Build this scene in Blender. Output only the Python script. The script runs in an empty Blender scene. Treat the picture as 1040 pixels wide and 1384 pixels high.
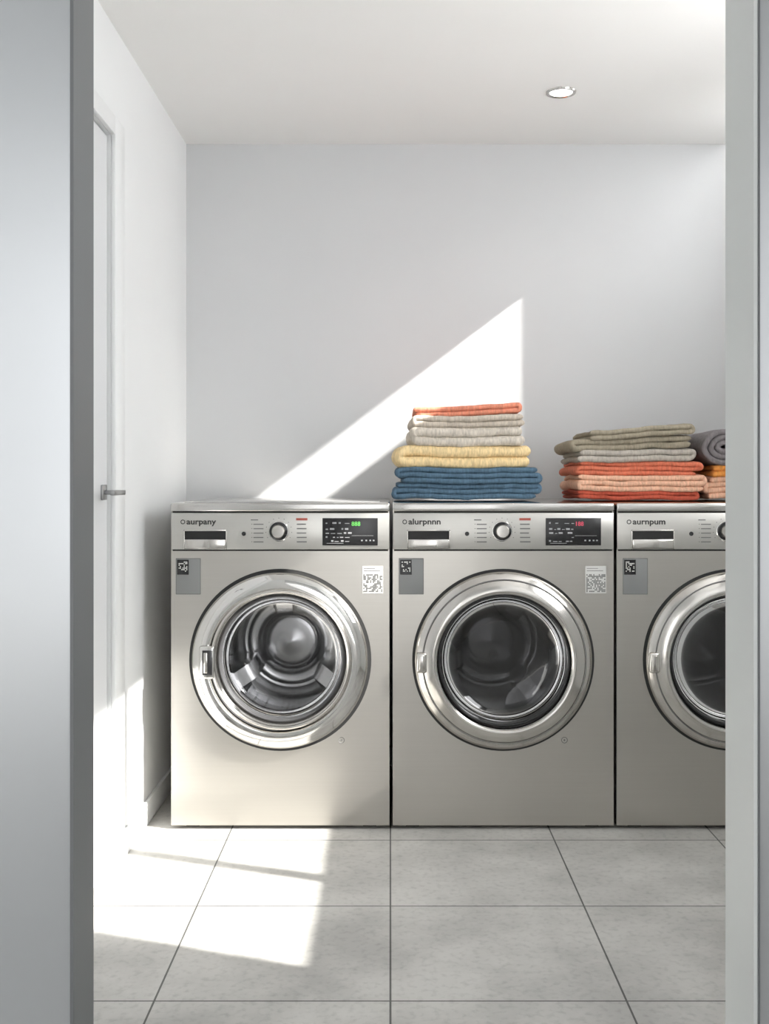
import bpy, bmesh, math, random
from mathutils import Vector, noise, Matrix
random.seed(3)
scene = bpy.context.scene
scene.view_settings.view_transform = 'Standard'
COL = scene.collection

# ---------------------------------------------------------------- materials
def mat(name, color, rough=0.5, metal=0.0, emis=None, estr=0.0, coat=0.0):
    m = bpy.data.materials.new(name); m.use_nodes = True
    b = m.node_tree.nodes['Principled BSDF']
    b.inputs['Base Color'].default_value = (*color, 1)
    b.inputs['Roughness'].default_value = rough
    b.inputs['Metallic'].default_value = metal
    if coat: b.inputs['Coat Weight'].default_value = coat
    if emis:
        b.inputs['Emission Color'].default_value = (*emis, 1)
        b.inputs['Emission Strength'].default_value = estr
    return m

def add_noise(m, scale, c1, c2, bump=0.0, stretch=(1,1,1), detail=6, lo=0.3, hi=0.7, rough=None, dist=0.01, bscale=None):
    nt = m.node_tree; b = nt.nodes['Principled BSDF']
    tc = nt.nodes.new('ShaderNodeTexCoord'); mp = nt.nodes.new('ShaderNodeMapping')
    mp.inputs['Scale'].default_value = stretch
    nt.links.new(tc.outputs['Object'], mp.inputs['Vector'])
    n = nt.nodes.new('ShaderNodeTexNoise'); n.inputs['Scale'].default_value = scale; n.inputs['Detail'].default_value = detail
    nt.links.new(mp.outputs['Vector'], n.inputs['Vector'])
    r = nt.nodes.new('ShaderNodeValToRGB')
    r.color_ramp.elements[0].position = lo; r.color_ramp.elements[1].position = hi
    r.color_ramp.elements[0].color = (*c1, 1); r.color_ramp.elements[1].color = (*c2, 1)
    nt.links.new(n.outputs['Fac'], r.inputs['Fac'])
    nt.links.new(r.outputs['Color'], b.inputs['Base Color'])
    if rough:
        mr = nt.nodes.new('ShaderNodeMapRange')
        mr.inputs['To Min'].default_value = rough[0]; mr.inputs['To Max'].default_value = rough[1]
        nt.links.new(n.outputs['Fac'], mr.inputs['Value']); nt.links.new(mr.outputs['Result'], b.inputs['Roughness'])
    if bump:
        src = n
        if bscale:
            src = nt.nodes.new('ShaderNodeTexNoise'); src.inputs['Scale'].default_value = bscale; src.inputs['Detail'].default_value = 3
            nt.links.new(mp.outputs['Vector'], src.inputs['Vector'])
        bp = nt.nodes.new('ShaderNodeBump'); bp.inputs['Strength'].default_value = bump; bp.inputs['Distance'].default_value = dist
        nt.links.new(src.outputs['Fac'], bp.inputs['Height']); nt.links.new(bp.outputs['Normal'], b.inputs['Normal'])
    return m

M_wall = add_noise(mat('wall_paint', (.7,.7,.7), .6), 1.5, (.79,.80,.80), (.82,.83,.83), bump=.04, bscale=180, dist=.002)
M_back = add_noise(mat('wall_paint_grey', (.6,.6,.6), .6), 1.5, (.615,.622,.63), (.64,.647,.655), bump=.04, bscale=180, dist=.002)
M_hall = mat('hall_paint', (.60,.61,.61), .6)
M_ceil = add_noise(mat('ceiling_paint', (.8,.8,.8), .7), 2, (.87,.865,.845), (.89,.885,.87), bump=.03, bscale=150, dist=.002)
M_white = mat('white_trim_paint', (.80,.81,.81), .4)
M_door = mat('white_door_lacquer', (.78,.79,.80), .35)
M_dark = mat('dark_gap', (.015,.015,.015), .7)
M_black = mat('black_plastic', (.012,.012,.013), .25)
M_rubber = mat('grey_rubber', (.05,.05,.052), .5)
M_steel = add_noise(mat('brushed_steel', (.6,.58,.55), .3, .9), 4, (.505,.485,.45), (.52,.50,.465), stretch=(.5,1,50), rough=(.27,.285))
M_panel = add_noise(mat('control_panel_steel', (.6,.6,.58), .3, .85), 4, (.545,.535,.505), (.56,.55,.52), stretch=(.5,1,50), rough=(.32,.34))
M_lid = mat('lid_steel', (.60,.59,.57), .16, 1.0)
M_chrome = mat('chrome', (.74,.73,.71), .07, 1.0)
M_satin = mat('satin_chrome', (.62,.60,.57), .17, 1.0)
M_handle = mat('door_handle_steel', (.35,.35,.35), .3, 1.0)
M_drum = mat('drum_steel', (.45,.45,.46), .25, 1.0)
M_frame_d = mat('frame_dark_grey', (.13,.135,.14), .5)
M_frame_l = mat('frame_light_grey', (.64,.66,.65), .45)
M_slide = add_noise(mat('satin_grey_panel', (.5,.52,.54), .33, .6), 3, (.465,.48,.495), (.495,.51,.525), bump=.03, bscale=200, dist=.001)
M_sticker = mat('sticker_grey', (.22,.225,.225), .4)
M_sticker_w = mat('sticker_light', (.62,.62,.6), .5)
M_print = mat('print_dark', (.03,.03,.03), .5)
M_print2 = mat('print_grey', (.16,.16,.155), .5)
M_red = mat('print_red', (.45,.10,.07), .5)
M_ledg = mat('led_green', (.1,.5,.1), .4, emis=(.35,.8,.15), estr=.3)
M_ledr = mat('led_red', (.5,.05,.08), .4, emis=(.9,.15,.25), estr=.25)
M_ledw = mat('led_white', (.30,.30,.30), .4, emis=(.7,.75,.8), estr=.08)
M_lamp = mat('lamp_disc', (1,1,1), .4, emis=(1,.98,.94), estr=3)

# drum holes
nt = M_drum.node_tree; b = nt.nodes['Principled BSDF']
tc = nt.nodes.new('ShaderNodeTexCoord'); v = nt.nodes.new('ShaderNodeTexVoronoi')
v.inputs['Scale'].default_value = 55; v.inputs['Randomness'].default_value = .15
r = nt.nodes.new('ShaderNodeValToRGB'); r.color_ramp.elements[0].position = .22; r.color_ramp.elements[1].position = .28
r.color_ramp.elements[0].color = (.01,.01,.01,1); r.color_ramp.elements[1].color = (.48,.48,.49,1)
nt.links.new(tc.outputs['Object'], v.inputs['Vector']); nt.links.new(v.outputs['Distance'], r.inputs['Fac'])
nt.links.new(r.outputs['Color'], b.inputs['Base Color'])
M_drumplain = mat('drum_back_steel', (.45,.45,.46), .2, 1.0)

def glass(name, tint, spec):
    m = bpy.data.materials.new(name); m.use_nodes = True; nt = m.node_tree
    nt.nodes.clear()
    o = nt.nodes.new('ShaderNodeOutputMaterial'); t = nt.nodes.new('ShaderNodeBsdfTransparent')
    g = nt.nodes.new('ShaderNodeBsdfGlossy'); g.inputs['Roughness'].default_value = .03
    f = nt.nodes.new('ShaderNodeFresnel'); f.inputs['IOR'].default_value = spec
    mx = nt.nodes.new('ShaderNodeMixShader')
    t.inputs['Color'].default_value = (*tint, 1)
    nt.links.new(f.outputs[0], mx.inputs[0]); nt.links.new(t.outputs[0], mx.inputs[1]); nt.links.new(g.outputs[0], mx.inputs[2])
    nt.links.new(mx.outputs[0], o.inputs['Surface']); return m
M_glass = glass('door_glass_clear', (.88,.88,.88), 1.5)
M_glassd = glass('door_glass_dark', (.30,.30,.305), 1.7)

# floor tiles
M_floor = mat('floor_tiles', (.5,.5,.48), .6)
nt = M_floor.node_tree; b = nt.nodes['Principled BSDF']
tc = nt.nodes.new('ShaderNodeTexCoord'); mp = nt.nodes.new('ShaderNodeMapping')
T = .478
mp.inputs['Location'].default_value = (T*20, -3.122 + T*20, 0)
br = nt.nodes.new('ShaderNodeTexBrick'); br.offset = 0; br.squash = 1
br.inputs['Scale'].default_value = 1; br.inputs['Brick Width'].default_value = T; br.inputs['Row Height'].default_value = T
br.inputs['Mortar Size'].default_value = .0022; br.inputs['Mortar Smooth'].default_value = .1; br.inputs['Bias'].default_value = 0
br.inputs['Color1'].default_value = (.465,.457,.435,1); br.inputs['Color2'].default_value = (.52,.512,.488,1); br.inputs['Mortar'].default_value = (.09,.09,.085,1)
nt.links.new(tc.outputs['Object'], mp.inputs['Vector']); nt.links.new(mp.outputs['Vector'], br.inputs['Vector'])
n1 = nt.nodes.new('ShaderNodeTexNoise'); n1.inputs['Scale'].default_value = 3.5; n1.inputs['Detail'].default_value = 8; n1.inputs['Roughness'].default_value = .6
nt.links.new(tc.outputs['Object'], n1.inputs['Vector'])
r1 = nt.nodes.new('ShaderNodeValToRGB'); r1.color_ramp.elements[0].position = .35; r1.color_ramp.elements[1].position = .6
r1.color_ramp.elements[0].color = (.77,.77,.77,1); r1.color_ramp.elements[1].color = (1.04,1.04,1.04,1)
nt.links.new(n1.outputs['Fac'], r1.inputs['Fac'])
n2 = nt.nodes.new('ShaderNodeTexNoise'); n2.inputs['Scale'].default_value = 60; n2.inputs['Detail'].default_value = 6
nt.links.new(tc.outputs['Object'], n2.inputs['Vector'])
r2 = nt.nodes.new('ShaderNodeValToRGB'); r2.color_ramp.elements[0].position = .25; r2.color_ramp.elements[1].position = .5
r2.color_ramp.elements[0].color = (.8,.8,.8,1); r2.color_ramp.elements[1].color = (1,1,1,1)
nt.links.new(n2.outputs['Fac'], r2.inputs['Fac'])
m1 = nt.nodes.new('ShaderNodeMix'); m1.data_type = 'RGBA'; m1.blend_type = 'MULTIPLY'; m1.inputs[0].default_value = 1
m2 = nt.nodes.new('ShaderNodeMix'); m2.data_type = 'RGBA'; m2.blend_type = 'MULTIPLY'; m2.inputs[0].default_value = 1
nt.links.new(br.outputs['Color'], m1.inputs[6]); nt.links.new(r1.outputs['Color'], m1.inputs[7])
nt.links.new(m1.outputs[2], m2.inputs[6]); nt.links.new(r2.outputs['Color'], m2.inputs[7])
nt.links.new(m2.outputs[2], b.inputs['Base Color'])
bp = nt.nodes.new('ShaderNodeBump'); bp.inputs['Strength'].default_value = .3; bp.inputs['Distance'].default_value = .002; bp.invert = True
nt.links.new(br.outputs['Fac'], bp.inputs['Height']); nt.links.new(bp.outputs['Normal'], b.inputs['Normal'])

def fabric(name, c, stripe=0.0):
    m = mat(name, c, .95)
    d = tuple(x*.82 for x in c); l = tuple(min(1, x*1.1) for x in c)
    nt = m.node_tree; b = nt.nodes['Principled BSDF']
    tc = nt.nodes.new('ShaderNodeTexCoord')
    mp = nt.nodes.new('ShaderNodeMapping'); mp.inputs['Scale'].default_value = (1, .6, .25)
    nt.links.new(tc.outputs['Object'], mp.inputs['Vector'])
    n = nt.nodes.new('ShaderNodeTexNoise'); n.inputs['Scale'].default_value = 170; n.inputs['Detail'].default_value = 4
    nt.links.new(mp.outputs['Vector'], n.inputs['Vector'])
    r = nt.nodes.new('ShaderNodeValToRGB'); r.color_ramp.elements[0].position = .35; r.color_ramp.elements[1].position = .65
    r.color_ramp.elements[0].color = (*d,1); r.color_ramp.elements[1].color = (*l,1)
    nt.links.new(n.outputs['Fac'], r.inputs['Fac']); nt.links.new(r.outputs['Color'], b.inputs['Base Color'])
    bp = nt.nodes.new('ShaderNodeBump'); bp.inputs['Strength'].default_value = .6; bp.inputs['Distance'].default_value = .003
    nt.links.new(n.outputs['Fac'], bp.inputs['Height']); nt.links.new(bp.outputs['Normal'], b.inputs['Normal'])
    return m
F_blue = fabric('towel_blue', (.085,.155,.225)); F_yel = fabric('towel_yellow', (.86,.66,.36))
F_bei = fabric('towel_linen', (.56,.49,.41)); F_bei2 = fabric('towel_linen_light', (.64,.58,.50)); F_cor = fabric('towel_coral', (.74,.27,.17))
F_org = fabric('towel_orange', (.66,.18,.10)); F_pea = fabric('towel_peach', (.76,.45,.31)); F_kha = fabric('towel_khaki', (.31,.27,.20))
F_gry = fabric('towel_greige', (.44,.40,.35)); F_mau = fabric('towel_mauve_grey', (.21,.19,.195)); F_red = fabric('towel_rust', (.50,.09,.05))
F_am = fabric('towel_amber', (.74,.29,.06))

# ---------------------------------------------------------------- mesh helpers
def finish(name, bm, m, parent=None, smooth=False, loc=None):
    bmesh.ops.recalc_face_normals(bm, faces=bm.faces)
    me = bpy.data.meshes.new(name); bm.to_mesh(me); bm.free()
    if m: me.materials.append(m)
    if smooth:
        for p in me.polygons: p.use_smooth = True
        try: me.set_sharp_from_angle(angle=math.radians(40))
        except Exception: pass
    o = bpy.data.objects.new(name, me); COL.objects.link(o)
    if parent: o.parent = parent
    if loc: o.location = loc
    return o

def bm_box(bm, x0,x1,y0,y1,z0,z1):
    vs = [bm.verts.new(p) for p in ((x0,y0,z0),(x1,y0,z0),(x1,y1,z0),(x0,y1,z0),(x0,y0,z1),(x1,y0,z1),(x1,y1,z1),(x0,y1,z1))]
    for f in ((0,1,2,3),(4,5,6,7),(0,1,5,4),(1,2,6,5),(2,3,7,6),(3,0,4,7)): bm.faces.new([vs[i] for i in f])

def boxes(name, lst, m, parent=None, bevel=0, seg=2):
    bm = bmesh.new()
    for bx in lst: bm_box(bm, *bx)
    if bevel: bmesh.ops.bevel(bm, geom=list(bm.edges), offset=bevel, segments=seg, profile=.5, affect='EDGES')
    return finish(name, bm, m, parent, smooth=bool(bevel))

def empty(name, loc=(0,0,0)):
    o = bpy.data.objects.new(name, None); o.location = loc; COL.objects.link(o); return o

def lathe(name, prof, m, parent, cx=0, cz=0, cy=0, N=96, sz=1.0, sx=1.0):
    bm = bmesh.new(); rings = []
    for (r, y) in prof:
        if r < 1e-5: rings.append([bm.verts.new((cx, cy+y, cz))]); continue
        rings.append([bm.verts.new((cx+r*sx*math.cos(2*math.pi*i/N), cy+y, cz+r*sz*math.sin(2*math.pi*i/N))) for i in range(N)])
    for a, b_ in zip(rings, rings[1:]):
        for i in range(N):
            j = (i+1) % N
            if len(a) == 1: bm.faces.new((a[0], b_[i], b_[j]))
            elif len(b_) == 1: bm.faces.new((a[i], a[j], b_[0]))
            else: bm.faces.new((a[i], a[j], b_[j], b_[i]))
    return finish(name, bm, m, parent, smooth=True)

def smooth_prof(pts, k=5):
    out = []
    P = [pts[0]] + list(pts) + [pts[-1]]
    for i in range(1, len(P)-2):
        p0,p1,p2,p3 = P[i-1],P[i],P[i+1],P[i+2]
        for s in range(k):
            t = s/k
            out.append(tuple(.5*((2*p1[c])+(-p0[c]+p2[c])*t+(2*p0[c]-5*p1[c]+4*p2[c]-p3[c])*t*t+(-p0[c]+3*p1[c]-3*p2[c]+p3[c])*t**3) for c in (0,1)))
    out.append(pts[-1]); return out

def text(name, s, size, m, parent, loc, ext=.0004, sx=1.0):
    cu = bpy.data.curves.new(name, 'FONT'); cu.body = s; cu.size = size; cu.extrude = ext; cu.resolution_u = 3; cu.offset = .0006 if name == 'logo' else .0002
    tmp = bpy.data.objects.new(name+'_t', cu); COL.objects.link(tmp)
    dg = bpy.context.evaluated_depsgraph_get()
    me = bpy.data.meshes.new_from_object(tmp.evaluated_get(dg))
    bpy.data.objects.remove(tmp)
    me.transform(Matrix.Diagonal((sx,1,1,1))); me.transform(Matrix.Rotation(math.pi/2, 4, 'X'))
    me.materials.clear(); me.materials.append(m)
    o = bpy.data.objects.new(name, me); COL.objects.link(o); o.parent = parent; o.location = loc
    return o

# ---------------------------------------------------------------- room
XL, XR, YB, YF, ZC = -.75, 1.42, 3.934, 1.475, 2.28
boxes('floor', [(-1.6, 1.6, -3.0, 4.05, -.08, 0)], M_floor)
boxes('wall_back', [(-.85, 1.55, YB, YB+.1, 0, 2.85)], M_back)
boxes('ceiling', [(-.85, 1.23, YF, YB, ZC, ZC+.06), (1.17, 1.23, YF, YB, ZC+.06, 2.75), (1.17, 1.55, YF, YB, 2.75, 2.8)], M_ceil)  # raised recess on the right is made up, lets sun in above ceiling level
DY0, DY1, DZ = 2.05, 2.87, 1.975
boxes('wall_left', [(-.85, XL, DY1, YB, 0, ZC), (-.85, XL, DY0, DY1, DZ, ZC), (-.85, XL, YF, DY0, 0, ZC)], M_wall)
w2y = (1.72, 2.71); w2z = (1.21, 2.12); w1y = (2.78, 3.594); w1z = (1.75, 2.70); YS = 3.45; ZS = 2.225  # second window's sill step is invented to shape the sun patch
xr2 = XR+.06
boxes('wall_right', [
    (XR, xr2, YF, w2y[0], 0, 2.75), (XR, xr2, w2y[0], w2y[1], 0, w2z[0]), (XR, xr2, w2y[0], w2y[1], w2z[1], 2.75),
    (XR, xr2, w2y[1], w1y[0], 0, 2.75), (XR, xr2, w1y[0], YS, 0, ZS), (XR, xr2, YS, w1y[1], 0, w1z[0]), (XR, xr2, w1y[0], w1y[1], w1z[1], 2.75),
    (XR, xr2, w1y[1], YB, 0, 2.75)], M_wall)
boxes('window_1', [(XR+.01, XR+.05, 2.22, 2.26, w2z[0], w2z[1]), (XR-.004, XR+.05, w2y[0], w2y[1], w2z[0]-.02, w2z[0]),
                   (XR-.004, XR+.0, w2y[0], w2y[1], w2z[1], w2z[1]+.03)], M_white)
boxes('window_2', [(XR-.004, XR+.05, YS, w1y[1], w1z[0]-.02, w1z[0]), (XR-.004, XR, w1y[0], YS, ZS-.02, ZS), (XR-.004, XR, w1y[0], w1y[1], w1z[1], w1z[1]+.02)], M_white)  # unseen stepped sill, added to shade the wall below the sun band
# front wall with doorway to the hall
boxes('wall_front', [(-1.6, -.414, 1.41, YF, 0, 2.8), (.476, 1.6, 1.41, 1.50, 0, 2.8), (-.414, .476, 1.41, YF, 2.12, 2.8)], M_wall)
boxes('door_2', [(-1.5, -.4145, 1.392, 1.409, .01, 2.2)], M_slide, bevel=.002)
boxes('trim_1', [(-.4145, -.410, 1.385, YF+.004, 0, 2.12)], M_frame_d)
boxes('trim_2', [(.471, .476, 1.388, 1.505, 0, 2.12)], M_frame_l)
boxes('trim_3', [(.476, .4785, 1.386, 1.41, 0, 2.12)], M_frame_d)
boxes('door_3', [(.4785, 1.25, 1.392, 1.409, .01, 2.2)], M_slide, bevel=.002)
boxes('trim_4', [(-.410, .471, 1.388, YF+.004, 2.115, 2.12)], M_frame_l)
# unseen hall shell; right wall added to block bright sky from that side
boxes('hall_sky_block_right', [(1.5, 1.6, -3.0, 1.41, 0, 2.6)], M_hall)
boxes('wall_hall_left', [(-1.6, -1.5, -3.0, 1.41, 0, 2.6)], M_hall)
boxes('ceiling_hall', [(-1.6, 1.6, -1.8, 1.41, 2.6, 2.66)], M_hall)
# left door
d1 = empty('door_1', (XL, 2.45, 0))
boxes('leaf', [(-.045, -.008, DY0-2.45+.004, DY1-2.45-.005, .008, DZ-.005)], M_door, d1, bevel=.002)
boxes('jamb_gap', [(-.09, -.05, DY0-2.45, DY1-2.45, .0, DZ)], M_dark, d1)
boxes('casing', [(0, .014, DY1-2.45, DY1-2.45+.10, 0, DZ+.05), (0, .014, DY0-2.45-.10, DY0-2.45, 0, DZ+.05), (0, .014, DY0-2.45, DY1-2.45, DZ, DZ+.05)], M_white, d1, bevel=.003)
boxes('handle_rosette', [(-.008, -.001, .35, .39, .998, 1.038)], M_handle, d1, bevel=.002)
boxes('handle_lever', [(-.002, .052, .362, .374, 1.012, 1.024), (.040, .052, .26, .374, 1.012, 1.024)], M_handle, d1, bevel=.002)
# baseboards
boxes('baseboard_left', [(XL, XL+.012, DY1+.10, YB-.012, 0, .07)], M_white, bevel=.002)
boxes('baseboard_back', [(XL, XR, YB-.012, YB, 0, .07)], M_white, bevel=.002)

# ceiling light
cl = empty('recessed_ceiling_light', (.542, 3.40, ZC))
def lathe_z(name, prof, m, parent, N=64):
    o = lathe(name, prof, m, parent, N=N); o.rotation_euler = (math.pi/2, 0, 0); return o
lathe_z('ring', [(.036,-.0005),(.036,-.003),(.040,-.006),(.046,-.005),(.048,-.0005)], M_satin, cl)
lathe_z('lens', [(0,-.002),(.036,-.002)], M_lamp, cl)
ld = bpy.data.lights.new('downlight', 'SPOT'); ld.energy = 1; ld.spot_size = 2.2; ld.shadow_soft_size = .03; ld.color = (1,.96,.9)
lo = bpy.data.objects.new('bulb', ld); COL.objects.link(lo); lo.parent = cl; lo.location = (0,0,-.02)

# ---------------------------------------------------------------- washers
H = .98; YW = 3.218; CZ = .509; RO = .268
def washer(cx, w, variant, doff=0.0, brand='aurpany'):
    E = empty('washing_machine', (cx, YW, 0)); hw = w/2; D = .69; zs = .836
    bm = bmesh.new()
    x0,x1,z0,z1 = -hw, hw, .012, zs
    cxo = doff
    angs = [2*math.pi*i/96 for i in range(96)]
    for X,Z in ((x0,z0),(x1,z0),(x1,z1),(x0,z1)):
        angs.append(math.atan2(Z-CZ, X-cxo) % (2*math.pi))
    angs = sorted(set(round(a,6) for a in angs))
    inn, out, back = [], [], []
    R = .258
    for a in angs:
        c, s = math.cos(a), math.sin(a)
        t = min([((x1-cxo)/c) if c>1e-6 else ((x0-cxo)/c) if c<-1e-6 else 9, ((z1-CZ)/s) if s>1e-6 else ((z0-CZ)/s) if s<-1e-6 else 9])
        inn.append(bm.verts.new((cxo+R*c, 0, CZ+R*s))); back.append(bm.verts.new((cxo+R*c, .03, CZ+R*s)))
        out.append(bm.verts.new((cxo+t*c, 0, CZ+t*s)))
    n = len(angs)
    for i in range(n):
        j = (i+1)%n
        bm.faces.new((inn[i], inn[j], out[j], out[i])); bm.faces.new((inn[i], back[i], back[j], inn[j]))
    finish('front_plate', bm, M_steel, E)
    boxes('cabinet', [(-hw, -hw+.004, .0005, D, .012, .956), (hw-.004, hw, .0005, D, .012, .956), (-hw+.004, hw-.004, D-.004, D, .012, .956), (-hw+.004, hw-.004, .001, D, .012, .016)], M_steel, E)
    boxes('feet', [(sx*(hw-.06)-.02, sx*(hw-.06)+.02, yy, yy+.04, 0, .012) for sx in (-1,1) for yy in (.03,.6)], M_black, E)
    boxes('seam', [(-hw+.003, hw-.003, .003, .02, .830, .845), (-hw+.003, hw-.003, .003, .02, .948, .958)], M_dark, E)
    boxes('control_panel', [(-hw, hw, -.004, .05, .8405, .951)], M_panel, E, bevel=.003)
    boxes('lid', [(-hw-.001, hw+.001, -.008, D, .955, .98)], M_lid, E, bevel=.005, seg=3)
    if variant == 0:
        boxes('lid_inset', [(-hw+.03, hw-.03, .05, D-.03, .9802, .9815)], M_lid, E, bevel=.0005)
    yp = -.0045
    lathe('logo_ring', [(.0045,0),(.007,-.0006),(.007,.0)], M_print, E, cx=-hw+.036, cz=.9235, cy=yp, N=24)
    text('logo', brand, .024, M_print, E, (-hw+.047, yp-.0003, .9165), sx=1.15)
    boxes('drawer_recess', [(-.287, -.162, yp-.0002, yp+.003, .843, .898)], M_dark, E)
    boxes('drawer_frame', [(-.289,-.160, yp-.003, yp, .896, .900), (-.289,-.286, yp-.003, yp, .841,.9), (-.163,-.160, yp-.003, yp,.841,.9)], M_satin, E, bevel=.0008)
    boxes('drawer_handle', [(-.286, -.163, yp-.006, yp, .843, .872)], M_satin, E, bevel=.003)
    lathe('power_button', [(0,-.003),(.005,-.003),(.0065,-.001),(.0065,0)], M_black, E, cx=-.109, cz=.888, cy=yp, N=32)
    lathe('knob_base', [(.031,0),(.031,-.003),(.029,-.005),(.024,-.005)], M_chrome, E, cx=-.004, cz=.896, cy=yp, N=64)
    lathe('knob_skirt', [(.0275,-.003),(.0275,-.010),(.020,-.014)], M_black, E, cx=-.004, cz=.896, cy=yp, N=64)
    lathe('knob_cap', [(.0195,-.008),(.0195,-.022),(.0175,-.025),(0,-.0255)], M_satin, E, cx=-.004, cz=.896, cy=yp, N=64)
    mk = []; rd = []; mg = []
    for i in range(6):
        z = .928-.0132*i
        L = .03 if i else .014
        mg.append((-.088+(.008 if i else 0), -.088+L+.008, yp-.0005, yp, z, z+.0030))
        mk.append((-.094+.008, -.092+.008, yp-.0005, yp, z+.001, z+.003))
        if i == 0: rd.append((.048, .082, yp-.0006, yp, z, z+.007))
        else: mg.append((.050, .080+random.uniform(-.004,.002), yp-.0005, yp, z, z+.0035))
    for k in range(11):
        a = math.radians(-30+24*k); 
        x = -.004+.039*math.cos(a); z = .896+.039*math.sin(a)
        if z > .85: mk.append((x-.001, x+.001, yp-.0005, yp, z-.001, z+.001))
    boxes('printed_marks', mk, M_print, E); boxes('printed_text_lines', mg, M_print2, E); boxes('printed_red_label', rd, M_red, E)
    boxes('display', [(.127, .293, yp-.002, yp+.002, .853, .935)], M_black, E, bevel=.001)
    led = M_ledg if variant == 0 else M_ledr
    text('display_digits', '888' if variant==0 else '188', .018, led, E, (.214, yp-.0025, .912))
    dd = []
    for row, z in enumerate((.918,.900,.888,.876,.864)):
        x = .137
        while x < (.205 if row < 4 else .20):
            l = random.uniform(.004,.014)
            if random.random() < .75: dd.append((x, x+l, yp-.0026, yp-.002, z, z+random.choice((.002,.003,.005))))
            x += l+random.uniform(.003,.007)
    for x in (.243,.256,.268,.278): dd.append((x, x+.005, yp-.0026, yp-.002, .866, .870))
    dd.append((.14,.19, yp-.0026, yp-.002, .859,.8602)); dd.append((.215,.28, yp-.0026, yp-.002, .882,.8828))
    boxes('display_icons', dd, M_ledw, E)
    boxes('energy_label', [(-.313, -.240, -.0012, .001, .707, .813)], M_sticker, E, bevel=.0005)
    boxes('energy_label_border', [(-.314,-.312,-.0014,.001,.706,.814),(-.241,-.239,-.0014,.001,.706,.814),(-.313,-.24,-.0014,.001,.7055,.7075),(-.313,-.24,-.0014,.001,.8125,.8145)], M_print2, E)
    boxes('energy_label_black', [(-.310, -.275, -.0018, .001, .765, .810)], M_black, E)
    q = []
    for i in range(7):
        for j in range(7):
            if random.random()<.45: q.append((-.305+i*.0038, -.305+i*.0038+.003, -.0022, -.0018, .774+j*.0045, .774+j*.0045+.0034))
    boxes('energy_label_print', q, M_sticker_w, E)
    boxes('info_label', [(.247, .309, -.001, .001, .709, .791)], M_sticker_w, E)
    q = [(.251,.300,-.0014,-.001,.776,.7775), (.251,.285,-.0014,-.001,.783,.7845)]
    for i in range(14):
        for j in range(12):
            if random.random()<.6: q.append((.250+i*.0041, .250+i*.0041+.0033, -.0014, -.001, .713+j*.0045, .713+j*.0045+.0037))
    boxes('info_label_print', q, M_print2, E)
    lathe('round_icon', [(.0075,0),(.0095,-.001),(.0095,.0)], M_print2, E, cx=.184, cz=.268, N=32)
    boxes('icon_square', [(.1815,.1865,-.0008,.0005,.2655,.2705)], M_print2, E)
    c = doff
    lathe('door_shadow_gap', [(.262,.024),(.262,-.0015),(.2735,-.001),(.2735,.001)], M_dark, E, cx=c, cz=CZ)
    lathe('gasket', smooth_prof([(.262,.02),(.225,.02),(.21,.05),(.20,.03),(.192,.06),(.185,.045),(.18,.09)],4), M_rubber, E, cx=c, cz=CZ)
    lathe('drum', [(.18,.09),(.23,.095),(.235,.12),(.235,.42)], M_drum, E, cx=c, cz=CZ)
    lathe('drum_back', smooth_prof([(.235,.42),(.20,.415),(.19,.39),(.15,.385),(.14,.40),(.10,.40),(.09,.37),(.04,.365),(0,.36)],4), M_drumplain, E, cx=c, cz=CZ)
    bm = bmesh.new()
    for k in range(3):
        a = math.radians(90+120*k) if variant==0 else math.radians(70+120*k)
        er = Vector((math.cos(a),0,math.sin(a))); et = Vector((-math.sin(a),0,math.cos(a)))
        secs = []
        for y,sc in ((.11,.6),(.15,1),(.36,1),(.40,.7)):
            ring = []
            for (tt, rr) in ((-.07,.238),(-.05,.17),(-.025,.115),(.025,.115),(.05,.17),(.07,.238)):
                rr2 = .238-(.238-rr)*sc
                p = er*rr2+et*tt; ring.append(bm.verts.new((c+p.x, y, CZ+p.z)))
            secs.append(ring)
        for A,B in zip(secs, secs[1:]):
            for i in range(5): bm.faces.new((A[i],A[i+1],B[i+1],B[i]))
        bm.faces.new(secs[0]); bm.faces.new(secs[-1])
    finish('drum_paddles', bm, M_drumplain, E, smooth=True)
    if variant == 0:
        lathe('door_ring', smooth_prof([(.262,0),(.264,-.012),(.256,-.026),(.235,-.036),(.214,-.036),(.207,-.028)],5), M_chrome, E, cx=c, cz=CZ)
        lathe('door_inner_ring', smooth_prof([(.208,-.026),(.210,-.040),(.206,-.048),(.200,-.048),(.195,-.038),(.190,-.014),(.187,.006)],5), M_satin, E, cx=c+.006, cz=CZ+.008)
        lathe('glass_trim', smooth_prof([(.191,-.02),(.187,-.024),(.183,-.02),(.181,.0)],3), M_rubber, E, cx=c+.006, cz=CZ+.008)
        lathe('door_glass', smooth_prof([(.184,-.012),(.178,.015),(.158,.04),(.12,.055),(.06,.06),(0,.06)],6), M_glass, E, cx=c+.006, cz=CZ+.008)
        boxes('door_handle', [(-.236,-.190,-.052,-.02,.460,.558)], M_chrome, E, bevel=.007, seg=4)
        boxes('door_handle_grip', [(-.226,-.196,-.0535,-.05,.472,.546)], M_black, E, bevel=.002)
        boxes('door_handle_bar', [(-.222,-.209,-.057,-.05,.478,.540)], M_satin, E, bevel=.003)
    else:
        lathe('door_ring', smooth_prof([(.264,0),(.266,-.010),(.258,-.022),(.238,-.034),(.218,-.043),(.206,-.043),(.200,-.032),(.197,-.004)],5), M_satin, E, cx=c, cz=CZ)
        lathe('ring_groove', [(.2425,-.0345),(.2455,-.0335)], M_print2, E, cx=c, cz=CZ)
        lathe('glass_trim', smooth_prof([(.200,-.022),(.196,-.028),(.190,-.024),(.187,.0)],3), M_black, E, cx=c, cz=CZ+.003)
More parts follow.
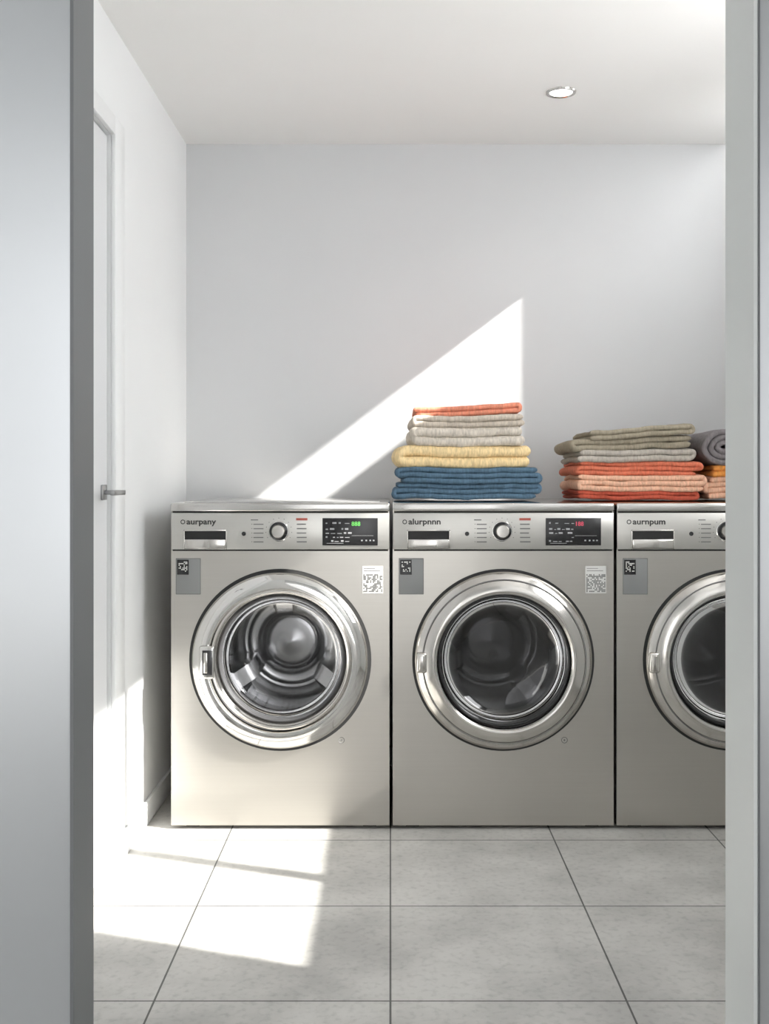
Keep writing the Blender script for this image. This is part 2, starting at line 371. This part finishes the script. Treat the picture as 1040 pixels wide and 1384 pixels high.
        lathe('door_glass', smooth_prof([(.190,-.016),(.182,.012),(.160,.034),(.12,.046),(.06,.05),(0,.05)],6), M_glassd, E, cx=c, cz=CZ+.003)
        boxes('door_handle', [(c-.262,c-.230,-.040,-.02,.475,.537)], M_satin, E, bevel=.008, seg=4)
        boxes('door_handle_grip', [(c-.254,c-.238,-.0415,-.035,.483,.529)], M_satin, E, bevel=.003, seg=3)
    return E
washer(-.331, .656, 0, 0, 'aurpany')
washer(.339, .664, 1, .0, 'alurpnnn')
washer(1.012, .664, 1, .02, 'aurnpum')

# ---------------------------------------------------------------- towels
def section(depth, th):
    pts = []; r = th/2; hd = depth/2-r
    for k in range(9):
        a = math.pi/2+math.pi*k/8; pts.append((-hd+r*math.cos(a)*1.15, r*math.sin(a)))
    for u in (-.6,-.2,.2,.6): pts.append((hd*u, -r))
    for k in range(7):
        a = -math.pi/2+math.pi*k/6; pts.append((hd+r*math.cos(a), r*math.sin(a)))
    for u in (.6,.2,-.2,-.6,-.85): pts.append((hd*u, r))
    return pts

def sweep(name, path, depth, th, m, parent, cy, seed=0, amp=1.0):
    bm = bmesh.new(); rings = []
    n = len(path); sec = section(depth, th); K = len(sec)
    for i, (x, z) in enumerate(path):
        a = path[max(0,i-1)]; b_ = path[min(n-1,i+1)]
        tx, tz = b_[0]-a[0], b_[1]-a[1]; L = math.hypot(tx,tz) or 1; nx, nz = -tz/L, tx/L
        ei = min(i, n-1-i)
        endf = (.45,.8,.95)[ei] if ei < 3 else 1.0
        ring = []
        for (yy, h) in sec:
            h *= endf
            px, pz = x+nx*h, z+nz*h; py = yy
            s0 = seed*7.3
            f = noise.noise(Vector((px*5+s0, py*5, z*14)))
            g = noise.noise(Vector((px*24+s0, py*14, z*60)))
            g2 = noise.noise(Vector((px*75+s0, py*22, z*70)))
            pyo = py + (f*.014+g*.006+g2*.0020)*amp*(1 if py<0 else .5)
            pzo = pz + (noise.noise(Vector((px*6, py*6, 3)))*.008 + g*.0026 + g2*.0008)*amp
            pxo = px + noise.noise(Vector((py*9, z*35, s0)))*.009*amp
            ring.append(bm.verts.new((pxo, cy+pyo, pzo)))
        rings.append(ring)
    for A,B in zip(rings, rings[1:]):
        for k in range(K):
            j = (k+1)%K; bm.faces.new((A[k],A[j],B[j],B[k]))
    bm.faces.new(rings[0]); bm.faces.new(rings[-1])
    o = finish(name, bm, m, parent)
    for p in o.data.polygons: p.use_smooth = True
    return o

def folded(name, cx, cy, z0, w, depth, t, n, m, parent, side=1, seed=0, amp=1.0, slope=0):
    path = []
    rnd = random.Random(seed+11)
    M = 80; d = side; last = 0
    for i in range(n):
        z = z0+t*(i+.5); xs = w/2-t*.5
        a = last if i else d*(xs+rnd.uniform(-.006,.004))
        b_ = -d*(xs+rnd.uniform(-.006,.004))
        for k in range(M+1):
            u = k/M; x = a+(b_-a)*u
            path.append((cx+x, z+slope*x))
        if i < n-1:
            for k in range(1,8):
                th = math.pi*k/8
                path.append((cx+b_-d*math.sin(th)*t*.5, z+slope*b_+t*.5-math.cos(th)*t*.5))
        last = b_
        d = -d
    return sweep(name, path, depth, t*1.06, m, parent, cy, seed, amp)

def roll(name, cx, cy, zc, r1, turns, th, depth, m, parent, seed, sx=1.25):
    path = []
    N = int(turns*34)
    for i in range(N+1):
        u = i/N; a = u*turns*2*math.pi + 1.0; r = .008+(r1-th/2-.008)*u
        path.append((cx+sx*r*math.cos(a), zc+r*math.sin(a)))
    return sweep(name, path, depth, th, m, parent, cy, seed, .5)

ZT = .985
S1 = empty('folded_towel_stack', (0,0,0))
def stack(E, cy, z, items):
    for k, (nm, cx, w, t, n, m, side, sl) in enumerate(items):
        folded(nm, cx, cy+random.uniform(-.006,.006), z, w, .33, t, n, m, E, side, seed=random.randint(0,99), slope=sl)
        z += t*n
    return z
stack(S1, 3.535, ZT+.003, [
    ('blue_towel_a', .243, .462, .0165, 3, F_blue, 1, 0), ('blue_towel_b', .247, .445, .0165, 3, F_blue, -1, 0),
    ('yellow_towel', .238, .425, .034, 2, F_yel, 1, 0),
    ('linen_towel_a', .250, .365, .030, 2, F_bei2, 1, .01), ('linen_towel_b', .247, .355, .0185, 2, F_bei, 1, .02),
    ('coral_towel', .242, .345, .016, 2, F_cor, -1, .05)])
S2 = empty('folded_towel_stack', (0,0,0))
stack(S2, 3.535, ZT+.003, [
    ('rust_towel', .775, .38, .013, 2, F_red, -1, 0), ('peach_towel_a', .79, .40, .0165, 3, F_pea, 1, 0), ('orange_towel', .78, .385, .0145, 3, F_org, 1, 0),
    ('greige_towel', .768, .37, .019, 2, F_gry, -1, .02), ('khaki_towel_a', .765, .385, .019, 2, F_kha, 1, .05), ('khaki_towel_b', .785, .34, .016, 2, F_kha, -1, .08)])
S3 = empty('folded_towel_stack', (0,0,0))
z3 = stack(S3, 3.55, ZT+.003, [('peach_towel', 1.135, .27, .017, 4, F_pea, -1, 0), ('amber_towel', 1.14, .26, .018, 2, F_am, -1, 0)])
roll('mauve_towel_roll', 1.055, 3.54, z3+.062, .064, 2.7, .019, .32, F_mau, S3, 5)
roll('mauve_towel_roll_b', 1.215, 3.55, z3+.056, .056, 2.4, .019, .31, F_mau, S3, 8, 1.1)

# ---------------------------------------------------------------- light
d = Vector((-1, .36, -.755)).normalized()
sl = bpy.data.lights.new('sun', 'SUN'); sl.energy = 15; sl.angle = .012; sl.color = (1,.97,.92)
so = bpy.data.objects.new('sun', sl); COL.objects.link(so); so.rotation_euler = d.to_track_quat('-Z','Y').to_euler(); so.location = (6,0,6)

w = bpy.data.worlds.new('World'); scene.world = w; w.use_nodes = True; nt = w.node_tree
bg = nt.nodes['Background']; tc = nt.nodes.new('ShaderNodeTexCoord'); sp = nt.nodes.new('ShaderNodeSeparateXYZ')
nt.links.new(tc.outputs['Generated'], sp.inputs[0])
mr = nt.nodes.new('ShaderNodeMapRange'); mr.inputs['From Min'].default_value = 0; mr.inputs['From Max'].default_value = .6
mr.inputs['To Min'].default_value = 1.3; mr.inputs['To Max'].default_value = 8.6
nt.links.new(sp.outputs['X'], mr.inputs['Value']); nt.links.new(mr.outputs['Result'], bg.inputs['Strength'])
bg.inputs['Color'].default_value = (.985,.99,1,1)

# ---------------------------------------------------------------- camera
cd = bpy.data.cameras.new('camera'); co = bpy.data.objects.new('camera', cd); COL.objects.link(co)
co.location = (0,0,1.062); co.rotation_euler = (math.pi/2,0,0)
cd.sensor_fit = 'VERTICAL'; cd.sensor_height = 36; cd.lens = 36*1448/1384
cd.shift_x = -8/1384; cd.shift_y = -49/1384; cd.clip_start = .01
scene.camera = co
